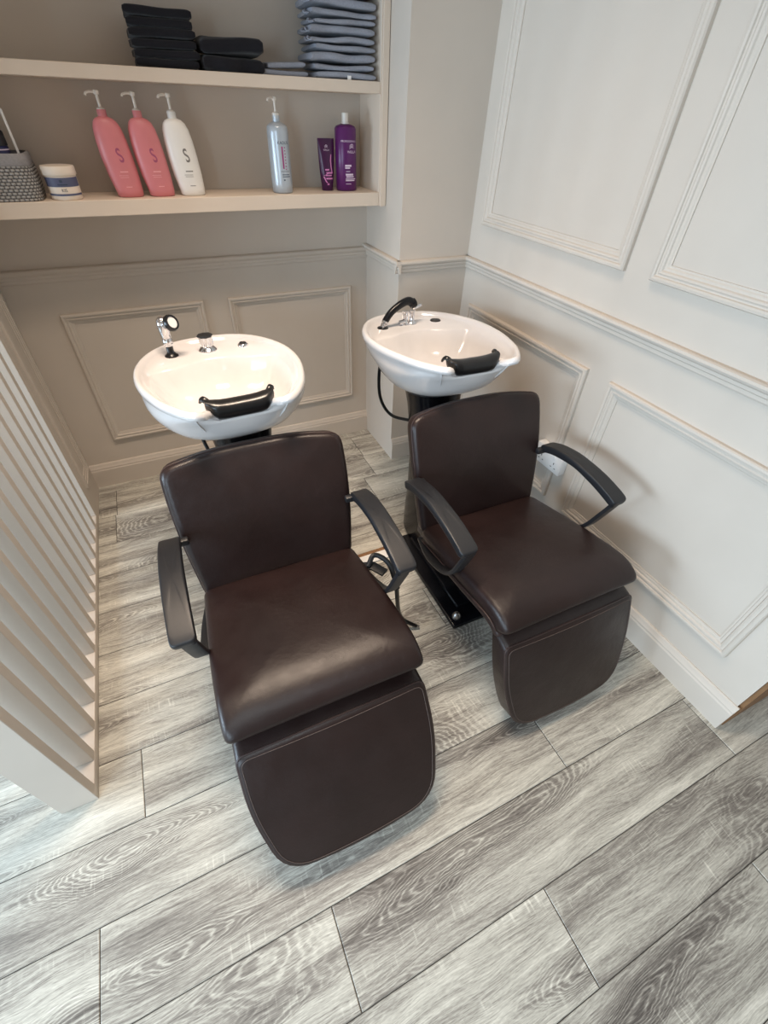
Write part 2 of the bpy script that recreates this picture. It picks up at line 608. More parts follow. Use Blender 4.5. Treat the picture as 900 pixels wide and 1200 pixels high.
# ------------------------------------------------------------------ socket, floor strips
def build_socket():
    t = thing('wall_socket', 'white double wall socket low on the right wall behind the armrest', 'socket', (0, -0.806, 0.437))
    bm = BM(); box(bm, -0.034, -0.0001, -0.073, 0.073, -0.043, 0.043, 0.004); new_obj('face_plate', bm, WHITEPL, t)
    for s in (-1, 1):
        bm = BM()
        for dy, dz, w_, h_ in ((0, -0.004, .004, .008), (-.011, -0.022, .007, .003), (.011, -0.022, .007, .003)):
            box(bm, -0.0345, -0.0335, s*0.036+dy-w_/2, s*0.036+dy+w_/2, dz-h_/2, dz+h_/2)
        new_obj('pin_holes', bm, BLACK, t)
        bm = BM(); box(bm, -0.038, -0.0338, s*0.030-0.006, s*0.030+0.006, 0.016, 0.032, 0.001); new_obj('rocker_switch', bm, WHITEPL, t)
build_socket()

t = thing('floor_channel_cover', 'narrow white and brown pipe cover strip across the floor between the chairs', 'floor strip', (-0.75, -0.645, 0))
bm = BM(); box(bm, -0.30, 0.30, -0.043, 0.004, 0.0003, 0.010, 0.002); new_obj('white_strip', bm, WHITEPL, t)['label'] = 'white strip'
bm = BM(); box(bm, -0.30, 0.30, 0.0045, 0.024, 0.0003, 0.006, 0.001); new_obj('brown_strip', bm, RAWWOOD, t)['label'] = 'brown wooden strip'

# ------------------------------------------------------------------ wash units
def smooth_closed(pts, n):
    N = len(pts)
    P_ = [Vector((p[0], p[1], 0)) for p in pts]
    out = []
    for i in range(N):
        a, b, c, d = P_[i-1], P_[i], P_[(i+1) % N], P_[(i+2) % N]
        for k in range(n):
            t = k/n
            q = 0.5*((2*b) + (c-a)*t + (2*a-5*b+4*c-d)*t*t + (3*b-a-3*c+d)*t**3)
            out.append((q.x, q.y))
    return out

def basin_mesh():
    half = [(0, .538), (.088, .525), (.163, .474), (.214, .385), (.239, .275), (.234, .150), (.200, .020), (.160, -.062), (.126, -.101), (.101, -.096), (.085, -.070), (.064, -.049), (.030, -.043), (0, -.042)]
    pts = half + [(-x, y) for x, y in half[-2:0:-1]]
    rim = smooth_closed(pts, 4)
    N = len(rim)
    cx, cy = 0.0, 0.19
    bm = BM()
    def h_rim(x, y):
        # the notch for the neck dips below the rim
        q = min(1.0, max(0.0, (abs(x)-0.045)/0.075))
        f = 0.5*(1+math.cos(PI*q)) if y < 0.05 else 0
        return -0.032*f
    def norm_in(i):
        a, b = rim[i-1], rim[(i+1) % N]
        tx, ty = b[0]-a[0], b[1]-a[1]
        Lg = math.hypot(tx, ty)
        nx, ny = -ty/Lg, tx/Lg
        if nx*(cx-rim[i][0]) + ny*(cy-rim[i][1]) < 0 and abs(rim[i][1]-cy) < 1:
            pass
        return nx, ny
    # orientation: make normals point inward
    area_ = sum(rim[i][0]*rim[(i+1) % N][1] - rim[(i+1) % N][0]*rim[i][1] for i in range(N))
    sg = 1 if area_ > 0 else -1
    def off(i, d):
        nx, ny = norm_in(i)
        return rim[i][0] + sg*nx*d, rim[i][1] + sg*ny*d
    def ell(i, ax, ayf, ayb, c_y):
        th = math.atan2(rim[i][1]-cy, rim[i][0]-cx)
        s_, c_ = math.sin(th), math.cos(th)
        return ax*c_, c_y + (ayb if s_ > 0 else ayf)*s_
    layers = []
    def add(f):
        layers.append([bm.verts.new(f(i)) for i in range(N)])
    # underside: the rim outline relaxed into an oval, then scaled down to the mount
    def relax(pts_, m):
        q = [Vector((p[0], p[1])) for p in pts_]
        for _ in range(m):
            q = [q[k]*0.5 + (q[k-1] + q[(k+1) % N])*0.25 for k in range(N)]
        # keep the overall width and the rear extent
        kx = 0.236/max(p.x for p in q)
        ky = 0.325/(max(p.y for p in q)-.205)
        kf = min(1.10, 0.262/(.205-min(p.y for p in q)))
        return [Vector((p.x*kx, .205+(p.y-.205)*(ky if p.y > .205 else kf))) for p in q]
    R0 = [off(i, .003) for i in range(N)]
    # below the rim the notch closes into one continuous front
    def closed(p):
        x, y = p
        if y < -.02 and abs(x) < .15:
            k = min(1.0, max(0.0, (.15-abs(x))/.06))
            k = k*k*(3-2*k)
            return (x, y*(1-k) - .074*k)
        return p
    R0 = relax([closed(p) for p in R0], 4)
    oval = relax(R0, 260)
    def under(pts_, sc, z, hk=0.0):
        def f(i):
            x, y = pts_[i]
            return (x*sc, .205 + (y-.205)*sc, z + hk*h_rim(*rim[i]))
        return f
    add(under(oval, .32, -.174))
    add(under(oval, .50, -.169))
    add(under(oval, .66, -.155))
    add(under(oval, .79, -.134))
    add(under(oval, .882, -.109))
    add(under(oval, .948, -.082))
    add(under(relax(R0, 150), .982, -.062))
    add(under(relax(R0, 70), .99, -.050, .25))
    add(under(relax(R0, 28), .992, -.044, .3))
    add(under(relax(R0, 10), .997, -.037, .6))
    add(under(relax(R0, 2), 1.0, -.030, .9))
    def edge(d, z):
        def f(i):
            x, y = off(i, d)
            return (x, y, z + h_rim(*rim[i]))
        return f
    add(edge(.000, -.021))
    add(edge(-.001, -.012))
    add(edge(.003, -.003))
    add(edge(.009, 0.0))
    add(edge(.016, -.003))
    add(edge(.022, -.011))
    # deck, then bowl clipped by the straight deck edge
    def deckring(i):
        x, y = off(i, .029)
        return (x, y, -.020 + 0.75*h_rim(*rim[i]))
    add(deckring)
    def bowl(s, z, r=1.0):
        def f(i):
            th = math.atan2(rim[i][1]-cy, rim[i][0]-cx)
            x, y = off(i, .036)
            # clip by chord y = .372
            dx, dy = x-cx, y-.17
            lim = .372 - .06*(abs(x)/.2)**2 - .17
            k = min(1, lim/dy) if dy > 0 else 1
            fx, fy = dx*k, dy*k
            zz = z + (0.6*h_rim(*rim[i]) if s > 0.85 else 0)
            return (cx + fx*s, .17 + fy*s, zz)
        return f
    add(bowl(1.0, -.024))
    add(bowl(.97, -.032))
    add(bowl(.90, -.060))
    add(bowl(.78, -.098))
    add(bowl(.60, -.126))
    add(bowl(.38, -.139))
    add(bowl(.16, -.144))
    for a, b in zip(layers, layers[1:]):
        for k in range(N):
            bm.faces.new((a[k], a[(k+1) % N], b[(k+1) % N], b[k]))
    bm.faces.new(layers[0][::-1])
    bm.faces.new(layers[-1])
    return bm

def build_basin(unit, loc, yaw, kind):
    b = new_obj('basin', basin_mesh(), CERAMIC, unit, angle=85)
    b.location = loc
    b.rotation_euler = (-0.08, 0, yaw)
    b['label'] = 'white ceramic basin'
    # drain
    bm = BM(); lathe(bm, [(0, 0), (.022, 0), (.024, .002), (.019, .004), (0, .003)], 24, mat=Matrix.Translation((0, .17, -.1445))); new_obj('drain', bm, CHROME, b)
    # neck rest: a rubber saddle hooked over the notch
    bm = BM()
    prof = []
    n = 15
    rings = []
    for k in range(n):
        t = -1 + 2*k/(n-1)
        x = t*0.089
        e = abs(t)
        z = -0.019 + 0.014*e**4
        y = -0.042 - 0.004*e**6 + 0.012*max(0, e-.8)/.2
        r = 0.023*(1-0.42*max(0, e-0.75)/0.25)
        ring = []
        # saddle section: outer flap long, inner flap hooked
        for a in range(20):
            an = 2*PI*a/20
            ry = 1.15*math.cos(an)
            rz = (0.85 if math.sin(an) > 0 else 1.9)*math.sin(an)
            ring.append(bm.verts.new((x, y - 0.004 + r*ry, z + r*rz*0.8)))
        rings.append(ring)
    for a, c in zip(rings, rings[1:]):
        for k in range(20):
            bm.faces.new((a[k], a[(k+1) % 20], c[(k+1) % 20], c[k]))
    bm.faces.new(rings[0][::-1]); bm.faces.new(rings[-1])
    for s in (-1, 1):   # upturned hooked tips
        tube(bm, catmull([(s*.080, -.034, -.006), (s*.087, -.028, .000), (s*.092, -.018, -.001), (s*.094, -.010, -.010)], 5), .0065, 10, rs=None, flat=(1.3, .7))
    new_obj('neck_rest', bm, RUBBER, b, angle=60)['label'] = 'black rubber neck rest'
    dz = -.0235
    hx, hy = .117, .432
    if kind == 'upright':
        bm = BM()
        lathe(bm, [(0, 0), (.021, 0), (.0215, .006), (.015, .011), (.011, .018), (.011, .040), (0, .040)], 24, mat=Matrix.Translation((-hx, hy, dz)))
        new_obj('handset_holder', bm, RUBBER, b)
        h = BM()
        lathe(h, [(0, .036), (.013, .036), (.0155, .042), (.0155, .056), (.013, .060), (.015, .064), (.0155, .075), (.017, .080), (.018, .095), (.0185, .104), (.016, .116), (.009, .124), (0, .127)], 24, mat=Matrix.Translation((-hx, hy, dz)))
        m = Matrix.Translation((-hx+.012, hy-.012, dz+.102)) @ Matrix.Rotation(math.radians(40), 4, 'Z') @ Matrix.Rotation(math.radians(68), 4, 'X')
        lathe(h, [(0, -.004), (.016, -.004), (.021, .010), (.022, .020), (0, .020)], 28, mat=m)
        hs = new_obj('spray_handset', h, CHROME, b); hs['label'] = 'chrome spray handset standing upright'
        r = BM()
        lathe(r, [(.0165, .018), (.0245, .016), (.0255, .022), (.0225, .029), (.0175, .029), (.0170, .020)], 28, mat=m, cap=False); new_obj('spray_ring', r, RUBBER, b)
        r = BM()
        lathe(r, [(0, .0205), (.0174, .0205), (.0170, .0265), (0, .0272)], 28, mat=m); new_obj('spray_face', r, WHITEPL, b)
        k = BM()
        lathe(k, [(0, 0), (.031, 0), (.031, .004), (.026, .010), (.019, .016), (.018, .022), (.0205, .036), (.021, .046), (0, .046)], 32, mat=Matrix.Translation((0, hy+.01, dz)))
        for q in range(8):
            a = q*PI/4
            lathe(k, [(0, .018), (.0045, .018), (.0045, .045), (0, .045)], 10, mat=Matrix.Translation((.0185*math.cos(a), hy+.01+.0185*math.sin(a), dz)))
        new_obj('tap_knob', k, CHROME, b)
        k = BM(); lathe(k, [(0, .046), (.024, .0455), (.026, .049), (.024, .053), (.010, .055), (0, .055)], 8, mat=Matrix.Translation((0, hy+.01, dz))); new_obj('knob_cap', k, BLACK, b)
        k = BM(); lathe(k, [(0, 0), (.0185, 0), (.0185, .005), (.0165, .009), (.013, .011), (0, .011)], 28, mat=Matrix.Translation((hx, hy, dz))); new_obj('vacuum_breaker', k, CHROME, b)
        k = BM(); lathe(k, [(0, .0108), (.0125, .0108), (.011, .0135), (0, .014)], 24, mat=Matrix.Translation((hx, hy, dz))); new_obj('vent_cap', k, BLACK, b)
    else:
        k = BM(); lathe(k, [(0, 0), (.021, 0), (.0215, .004), (.017, .007), (0, .007)], 28, mat=Matrix.Translation((-hx, hy-.012, dz))); new_obj('handset_holder', k, RUBBER, b)
        h = BM()
        m = Matrix.Translation((-hx, hy-.012, dz+.006)) @ Matrix.Rotation(math.radians(28), 4, 'Y')
        lathe(h, [(0, 0), (.011, 0), (.011, .014), (.013, .016), (.013, .024), (0, .024)], 20, mat=m)
        new_obj('holder_collar', h, CHROME, b)
        h = BM()
        pts = catmull([(-hx+.010, hy-.012, dz+.026), (-hx+.035, hy-.010, dz+.055), (-hx+.075, hy-.006, dz+.078), (-.008, hy, dz+.086), (.014, hy, dz+.076)], 8)
        n_ = len(pts)
        tube(h, pts, .012, 14, rs=[.0125 + .005*(i/n_)**2 for i in range(n_)])
        lathe(h, [(0, -.012), (.014, -.011), (.018, 0), (.016, .012), (0, .016)], 20, mat=Matrix.Translation((.012, hy, dz+.076)) @ Matrix.Rotation(math.radians(70), 4, 'Y'))
        new_obj('spray_handset', h, GLOSS, b)['label'] = 'glossy black curved spray handset lying over the tap'
        k = BM()
        for x in (-.016, .014):
            lathe(k, [(0, 0), (.020, 0), (.020, .004), (.013, .010), (.0105, .018), (.0105, .040), (.013, .043), (.013, .050), (0, .052)], 24, mat=Matrix.Translation((x, hy+.008, dz)))
        lathe(k, [(0, 0), (.006, 0), (.0065, .030), (.005, .033), (0, .033)], 14, mat=Matrix.Translation((.024, hy+.014, dz+.056)) @ Matrix.Rotation(math.radians(75), 4, 'Y'))
        lathe(k, [(0, -.012), (.009, -.012), (.009, .012), (0, .012)], 16, mat=Matrix.Translation((-.034, hy-.004, dz+.014)) @ Matrix.Rotation(math.radians(80), 4, 'Y'))
        new_obj('tap', k, CHROME, b)
        k = BM(); lathe(k, [(0, 0), (.021, 0), (.0215, .004), (.018, .007), (0, .0075)], 28, mat=Matrix.Translation((hx, hy+.004, dz))); new_obj('vent_cap', k, BLACK, b)
    return b

def loft_rings(bm, secs, n=32, pw=2.6):
    """secs: (cx, cy, z, rx, ry)"""
    rings = []
    for cx, cy, z, rx, ry in secs:
        ring = []
        for k in range(n):
            a = 2*PI*k/n
            c, s = math.cos(a), math.sin(a)
            ring.append(bm.verts.new((cx + rx*math.copysign(abs(c)**(2/pw), c), cy + ry*math.copysign(abs(s)**(2/pw), s), z)))
        rings.append(ring)
    for a, b in zip(rings, rings[1:]):
        for k in range(n):
            bm.faces.new((a[k], a[(k+1) % n], b[(k+1) % n], b[k]))
    bm.faces.new(rings[0][::-1]); bm.faces.new(rings[-1])

def edge_tube(bm, outline, mapf, h, inset, r, n=8):
    m = len(outline)
    ca = sum(p[0] for p in outline)/m
    cb = sum(p[1] for p in outline)/m
    pts = []
    for a, b in outline:
        da, db = a-ca, b-cb
        Lg = math.hypot(da, db)
        s = (Lg-inset)/Lg
        pts.append(mapf(ca+da*s, cb+db*s, h))
    pts = pts + [pts[0]]
    tube(bm, pts, r, n, cap=False)

def path_frame(prof):
    """arc-length lookup of point and tangent on a 2D polyline"""
    prof = [Vector((p[0], p[1], 0)) for p in prof]
    acc = [0]
    for a, b in zip(prof, prof[1:]):
        acc.append(acc[-1] + (b-a).length)
    TL = acc[-1]
    def along(b):
        b = max(0, min(TL-1e-6, b))
        for i in range(len(acc)-1):
            if acc[i+1] >= b:
                t = (b-acc[i])/(acc[i+1]-acc[i])
                p = prof[i].lerp(prof[i+1], t)
                d0 = (prof[min(i+1, len(prof)-1)]-prof[max(i-1, 0)]).normalized()
                d1 = (prof[min(i+2, len(prof)-1)]-prof[i]).normalized()
                return p, d0.lerp(d1, t).normalized()
    return along, TL

def build_unit(label, loc, rz, kind, leg_bot, basin_loc, basin_yaw):
    u = thing('salon_wash_chair', label, 'salon chair', loc, rz, 'backwash chairs with basins')
    # base plate and pedestal
    bm = BM(); box(bm, -.175, .175, -.415, .10, 0.0005, .026, .008); box(bm, -.125, .125, -.35, .06, .022, .046, .010)
    new_obj('base_plate', bm, GLOSS, u)
    for x in (-.145, .145):
        bm = BM(); lathe(bm, [(0, .026), (.018, .026), (.018, .034), (.012, .046), (.006, .052), (0, .053)], 12, mat=Matrix.Translation((x, -.380, 0)))
        new_obj('floor_bolt', bm, STEEL, u)['label'] = 'steel floor bolt'
    bm = BM()
    loft_rings(bm, [(0, .06, .03, .115, .17), (0, .07, .12, .112, .16), (0, .10, .25, .098, .135), (0, .14, .38, .086, .108), (0, .17, .50, .084, .096), (0, .19, .61, .092, .098), (0, .20, .675, .102, .104), (0, .20, .694, .104, .106)])
    new_obj('pedestal', bm, GLOSS, u, angle=50)
    bm = BM(); lathe(bm, [(0, .690), (.100, .690), (.108, .696), (.106, .712), (.088, .726), (0, .728)], 40, mat=Matrix.Translation((basin_loc[0], .205, 0))); new_obj('pedestal_collar', bm, RUBBER, u)
    # seat support
    bm = BM(); lathe(bm, [(0, .046), (.085, .046), (.085, .060), (.062, .075), (.060, .20), (.052, .205), (.050, .335), (0, .335)], 28, mat=Matrix.Translation((0, -.30, 0))); new_obj('seat_post', bm, GLOSS, u)
    bm = BM(); box(bm, -.16, .16, -.60, -.17, .318, .345, .006)
    box(bm, -.215, -.16, -.42, -.14, .30, .340, .005); box(bm, .16, .215, -.42, -.14, .30, .340, .005)
    for s in (-1, 1):
        bar(bm, catmull([(s*.19, -.20, .31), (s*.19, -.155, .33), (s*.19, -.14, .42), (s*.19, -.115, .55)], 5), .04, .01)
    new_obj('seat_frame', bm, BLACK, u)
    # seat cushion: profile curve with a waterfall front
    prof = catmull([(-.205, .350), (-.30, .372), (-.42, .397), (-.54, .419), (-.620, .429), (-.662, .420), (-.684, .398)], 8)
    along, TL = path_frame(prof)
    def seat_map(a, b, h):
        p, d = along(b)
        # d=(dy,dz); up normal
        ny, nz = d.y, -d.x
        k = 1 - 0.0*b
        # gentle side slope: middle a little lower at the rear
        return Vector((a, p.x + ny*h, p.y + nz*h))
    ol = rounded_outline([(-.240, 0), (.240, 0), (.251, TL*.6), (.250, TL), (-.250, TL), (-.251, TL*.6)], [.03, .03, .05, .022, .022, .05], 5, 7)
    bm = BM(); cushion(bm, ol, .066, .016, .022, seat_map, 0.0)
    st = new_obj('seat', bm, LEATHER, u, angle=60)
    bm = BM(); edge_tube(bm, ol, seat_map, -.020, -.0005, .0028); new_obj('piping', bm, PIPE, st)
    bm = BM()
    def seat_under(a, b, h):
        v = seat_map(a, b, h); return v + Vector((0, .010, -.043))
    ol2 = [(a*.985, .012 + b*.965) for a, b in ol]
    cushion(bm, ol2, .026, 0, .010, seat_under)
    new_obj('seat_underside', bm, PIPE, u, angle=60)
    # backrest
    y0, z0, y1, z1 = -.230, .357, -.107, .764
    dv = Vector((0, y1-y0, z1-z0)); HL = dv.length; dv.normalize()
    nv = Vector((0, -dv.z, dv.y))   # towards the sitter
    def back_map(a, b, h):
        t = b/HL
        curve = -0.014*(1-(a/.25)**2)             # hollow: sides come forward
        lum = 0.010*math.sin(PI*min(1, max(0, t)))
        return Vector((a, y0, z0)) + dv*b + nv*(h + curve + lum - .032)
    ol = rounded_outline([(-.233, 0), (.233, 0), (.250, HL*.42), (.255, HL*.72), (.252, HL*.985), (.12, HL*1.035), (-.12, HL*1.035), (-.252, HL*.985), (-.255, HL*.72), (-.250, HL*.42)],
                         [.03, .03, .06, .05, .036, .08, .08, .036, .05, .06], 5, 5)
    bm = BM(); cushion(bm, ol, .058, .012, .020, back_map, .004)
    bk = new_obj('backrest', bm, LEATHER, u, angle=60)
    bm = BM(); edge_tube(bm, ol, back_map, .012, .0005, .0026); new_obj('piping', bm, PIPE, bk)
    bm = BM(); edge_tube(bm, ol, back_map, .0215, .0075, .0009, 6); new_obj('stitching', bm, STITCH, bk)
    # leg rest
    ty, tz = -.716, .362
    by, bz = leg_bot
    lv = Vector((0, by-ty, bz-tz)); LL = lv.length; lv.normalize()
    ln = Vector((0, lv.z, -lv.y))
    if ln.y > 0:
        ln = -ln
    def leg_map(a, b, h):
        t = b/LL
        bow = .008*(1-(a/.24)**2)
        rise = 0.78*(.034-h)*max(0, 1-1.5*t)
        return Vector((a, ty, tz)) + lv*(b-rise) + ln*(h - .034 + bow)
    ol = rounded_outline([(.243, 0), (.247, LL*.45), (.207, LL*1.0), (0, LL*1.045), (-.207, LL*1.0), (-.247, LL*.45), (-.243, 0), (0, -.006)],
                         [.022, .07, .075, .12, .075, .07, .022, .1], 6, 5)
    bm = BM(); cushion(bm, ol, .068, .004, .010, leg_map, .0)
    lg = new_obj('leg_rest', bm, LEATHER, u, angle=60)
    bm = BM(); edge_tube(bm, ol, leg_map, .028, .002, .0030); new_obj('piping', bm, PIPE, lg)
    bm = BM(); edge_tube(bm, ol, leg_map, .0345, .012, .0009, 6); new_obj('stitching', bm, STITCH, lg)
    for s in (-1, 1):
        bm = BM(); bar(bm, [(s*.12, -.56, .330), (s*.12, -.62, .318), (s*.12, ty+.062, tz-.075)], .035, .008)
        new_obj('leg_rest_bracket', bm, BLACK, u)
    # armrests
    for s in (-1, 1):
        bm = BM()
        path = catmull([(s*.275, -.174, .572), (s*.276, -.235, .594), (s*.277, -.32, .606), (s*.277, -.41, .600), (s*.276, -.48, .586), (s*.275, -.522, .573)], 6)
        al, AL = path_frame([(p.y, p.z) for p in path])
        def arm_map(a, b, h, s=s, al=al):
            p, d = al(b)
            return Vector((s*.2765 + a, p.x - d.y*h, p.y + d.x*h)) if d.x > 0 else Vector((s*.2765 + a, p.x + d.y*h, p.y - d.x*h))
        oa = rounded_outline([(-.027, 0), (.027, 0), (.029, AL*.5), (.028, AL), (-.028, AL), (-.029, AL*.5)], [.008, .008, .05, .014, .014, .05], 5, 10)
        cushion(bm, oa, .025, .001, .007, arm_map, .001, inner=(0.0, 0.35, 0.7, 0.9))
        ar = new_obj('armrest', bm, BLACK, u, angle=50)
        bm = BM()
        bar(bm, catmull([(s*.268, -.512, .566), (s*.266, -.495, .520), (s*.262, -.462, .440), (s*.258, -.425, .392), (s*.254, -.37, .358), (s*.246, -.29, .330), (s*.225, -.20, .318)], 7), .036, .013)
        new_obj('arm_strut', bm, BLACK, ar, angle=40)
        bm = BM(); box(bm, min(s*.230, s*.275), max(s*.230, s*.275), -.190, -.170, .557, .577, .004); new_obj('arm_pivot', bm, BLACK, ar)
    build_basin(u, basin_loc, basin_yaw, kind)
    return u

u1 = build_unit('brown leather wash chair on the left, basin with upright chrome spray head',
                (-1.162, -.685, 0), math.radians(-.84), 'upright', (-.903, .084), (-.010, -.013, .899), math.radians(2.8))
u2 = build_unit('brown leather wash chair nearest the right wall, basin with black curved spray handset',
                (-.430, -.707, 0), math.radians(-.51), 'lying', (-.823, .050), (-.020, -.012, .903), math.radians(-2.0))

# hoses and levers
bm = BM(); tube(bm, catmull([(-.125, .40, .80), (-.135, .38, .70), (-.125, .34, .56), (-.09, .26, .44), (-.05, .16, .40)], 8), .0065, 10); new_obj('water_hose', bm, RUBBER, u1)
bm = BM(); tube(bm, catmull([(-.150, .34, .80), (-.165, .34, .70), (-.160, .33, .60), (-.125, .30, .535), (-.07, .24, .53), (-.03, .20, .53)], 8), .0065, 10); new_obj('water_hose', bm, RUBBER, u2)
bm = BM()
bar(bm, [(.215, -.30, .385), (.262, -.33, .400), (.285, -.37, .400)], .030, .008, side=Vector((0, 1, 0)))
tube(bm, catmull([(.245, -.33, .405), (.275, -.31, .425), (.310, -.345, .405), (.318, -.40, .34)], 7), .008, 10)
lv = new_obj('recline_lever', bm, BLACK, u1)
bm = BM(); tube(bm, catmull([(.318, -.39, .35), (.350, -.36, .16), (.385, -.345, .06), (.432, -.362, .014)], 7), .0075, 10); new_obj('cable', bm, RUBBER, lv)
bm = BM(); tube(bm, [(.430, -.361, .016), (.442, -.368, .013)], .0055, 10); new_obj('cable_tip', bm, STEEL, lv)

# ------------------------------------------------------------------ lettering helper
def text_mesh(txt, size, bold=0.0):
    cu = bpy.data.curves.new('t', 'FONT')
    cu.body = txt
    cu.size = size
    cu.align_x = 'CENTER'
    cu.align_y = 'CENTER'
    cu.resolution_u = 4
    cu.offset = bold
    o = bpy.data.objects.new('t', cu)
    COL.objects.link(o)
    bpy.context.view_layer.update()
    me = bpy.data.meshes.new_from_object(o)
    bpy.data.objects.remove(o)
    bpy.data.curves.remove(cu)
    bm = BM()
    bm.from_mesh(me)
    bpy.data.meshes.remove(me)
    return bm

def put_text(name, txt, size, x, z, surf, mat, parent, sx=1.0, rot=0.0, bold=0.0):
    """surf(x,z)->y of the front surface"""
    bm = text_mesh(txt, size, bold)
    for v in bm.verts:
        a, b = v.co.x*sx, v.co.y
        ar = math.radians(rot)
        X = x + a*math.cos(ar) - b*math.sin(ar)
        Z = z + a*math.sin(ar) + b*math.cos(ar)
        v.co = Vector((X, surf(X, Z)-0.0005, Z))
    return new_obj(name, bm, mat, parent, smooth=False)

def put_lines(name, rows, surf, mat, parent):
    """rows: (x0,x1,z,height) fine print too small to read"""
    bm = BM()
    for x0, x1, z, h in rows:
        n = 8
        prev = None
        for k in range(n+1):
            X = x0 + (x1-x0)*k/n
            a = bm.verts.new((X, surf(X, z-h/2)-0.0005, z-h/2))
            b = bm.verts.new((X, surf(X, z+h/2)-0.0005, z+h/2))
            if prev:
                bm.faces.new((prev[0], a, b, prev[1]))
            prev = (a, b)
    return new_obj(name, bm, mat, parent, smooth=False)

def oval_body(bm, secs, n=40, pw=2.3):
    loft_rings(bm, [(cx, 0, z, rx, ry) for z, cx, rx, ry in secs], n, pw)

def surf_of(secs, pw=2.3):
    def f(x, z):
        for a, b in zip(secs, secs[1:]):
            if a[0] <= z <= b[0] and b[0] > a[0]:
                t = (z-a[0])/(b[0]-a[0])
                cx, rx, ry = (a[i]+(b[i]-a[i])*t for i in (1, 2, 3))
                q = min(1, abs((x-cx)/rx))
                return -ry*(1-q**pw)**(1/pw)
        return -secs[0][3]
    return f

# ------------------------------------------------------------------ bottles on the lower shelf
PINK = plain('pink_plastic', srgb(214, 130, 136), 0.38, vary=0.02)
BWHITE = plain('pearl_white_plastic', srgb(240, 238, 234), 0.35, vary=0.01)
CLEAR = plain('frosted_pump', srgb(228, 222, 214), 0.25, vary=0.02)
INKP = plain('mauve_print', srgb(168, 84, 118), 0.5, vary=0.02)
INKG = plain('grey_print', srgb(128, 124, 120), 0.5, vary=0.02)
INKPALE = plain('pale_pink_print', srgb(238, 176, 180), 0.5, vary=0.02)

def pump(bm, z, turn):
    # collar, stem and head of a lotion pump
    m = Matrix.Translation((0, 0, z)) @ Matrix.Rotation(turn, 4, 'Z')
    lathe(bm, [(0, 0), (.0125, 0), (.0125, .014), (.009, .017), (.0042, .018), (.0042, .046), (.008, .047), (.0085, .056), (.006, .058), (0, .058)], 20, mat=m)
    t = bmesh.new()
    tube(t, catmull([(0, -.002, .052), (0, -.018, .053), (0, -.030, .050), (0, -.034, .044)], 4), .0036, 10)
    merge(bm, t, m)

def curvy_bottle(label, x, y, mat, mark, fine, group):
    t = thing('shampoo_bottle', label, 'bottle', (x, y, SH1), 0, group)
    secs = [(.0005, .010, .036, .026), (.004, .010, .0405, .029), (.02, .009, .0425, .031), (.06, .004, .0465, .033), (.11, -.001, .0475, .034), (.15, -.004, .0455, .033), (.18, -.006, .041, .030), (.196, -.007, .034, .026), (.204, -.008, .025, .021), (.208, -.008, .0145, .0145)]
    bm = BM(); oval_body(bm, secs)
    new_obj('bottle_body', bm, mat, t, angle=60)
    bm = BM(); lathe(bm, [(0, 0), (.0135, 0), (.0135, .016), (.012, .019), (0, .019)], 24, mat=Matrix.Translation((-.008, 0, .207))); new_obj('collar', bm, mat, t)
    bm = BM(); tb = bmesh.new(); pump(tb, .212, math.radians(-70)); merge(bm, tb, Matrix.Translation((-.008, 0, 0))); new_obj('pump', bm, CLEAR, t)
    sf = surf_of(secs)
    put_text('logo', 'S', .052, .009, .112, sf, mark, t, sx=.66, rot=14, bold=.0007)
    put_lines('fine_print', [(-.004, .020, .071, .003), (-.010, .018, .061, .0012), (-.008, .018, .056, .0012), (.002, .020, .030, .002)], sf, fine, t)
    return t
curvy_bottle('pink pump bottle, leftmost of the three pump bottles beside the white tub', -1.294, .215, PINK, INKP, INKPALE, 'curved pump bottles')
curvy_bottle('pink pump bottle in the middle, between another pink bottle and a white one', -1.192, .215, PINK, INKP, INKPALE, 'curved pump bottles')
curvy_bottle('white pump bottle with a grey letter S, right of the two pink bottles', -1.088, .215, BWHITE, INKG, INKG, 'curved pump bottles')

SILV = plain('silver_blue_plastic', srgb(184, 194, 204), 0.30, metal=0.25, vary=0.02)
INKM = plain('magenta_print', srgb(158, 40, 118), 0.5, vary=0.02)
INKD = plain('dark_blue_print', srgb(54, 70, 92), 0.5, vary=0.02)
t = thing('pump_bottle', 'tall silvery blue pump bottle with an upright magenta stripe', 'bottle', (-.746, .22, SH1))
secs = [(.0005, 0, .034, .034), (.004, 0, .0375, .0375), (.03, 0, .0385, .0385), (.18, 0, .0375, .0375), (.192, 0, .0365, .0365), (.198, 0, .0325, .0325), (.204, 0, .022, .022), (.207, 0, .015, .015)]
bm = BM(); oval_body(bm, secs, 40, 2.0); new_obj('bottle_body', bm, SILV, t, angle=50)
bm = BM(); lathe(bm, [(0, .206), (.0125, .206), (.0125, .224), (.010, .226), (0, .226)], 24); new_obj('collar', bm, SILV, t)
bm = BM(); pump(bm, .216, math.radians(-60)); new_obj('pump', bm, CLEAR, t)
sf = surf_of(secs, 2.0)
put_text('brand_lettering', 'KADUS', .0125, .006, .150, sf, INKD, t)
put_lines('stripe', [(-.001, .004, .108, .064)], sf, INKM, t)
put_lines('fine_print', [(.009, .013, .137-.009*k, .003) for k in range(8)], sf, INKM, t)
put_lines('small_print', [(-.010, .022, .068, .0012), (-.006, .022, .058, .002), (-.006, .024, .052, .002), (-.002, .003, .042, .004)], sf, INKD, t)

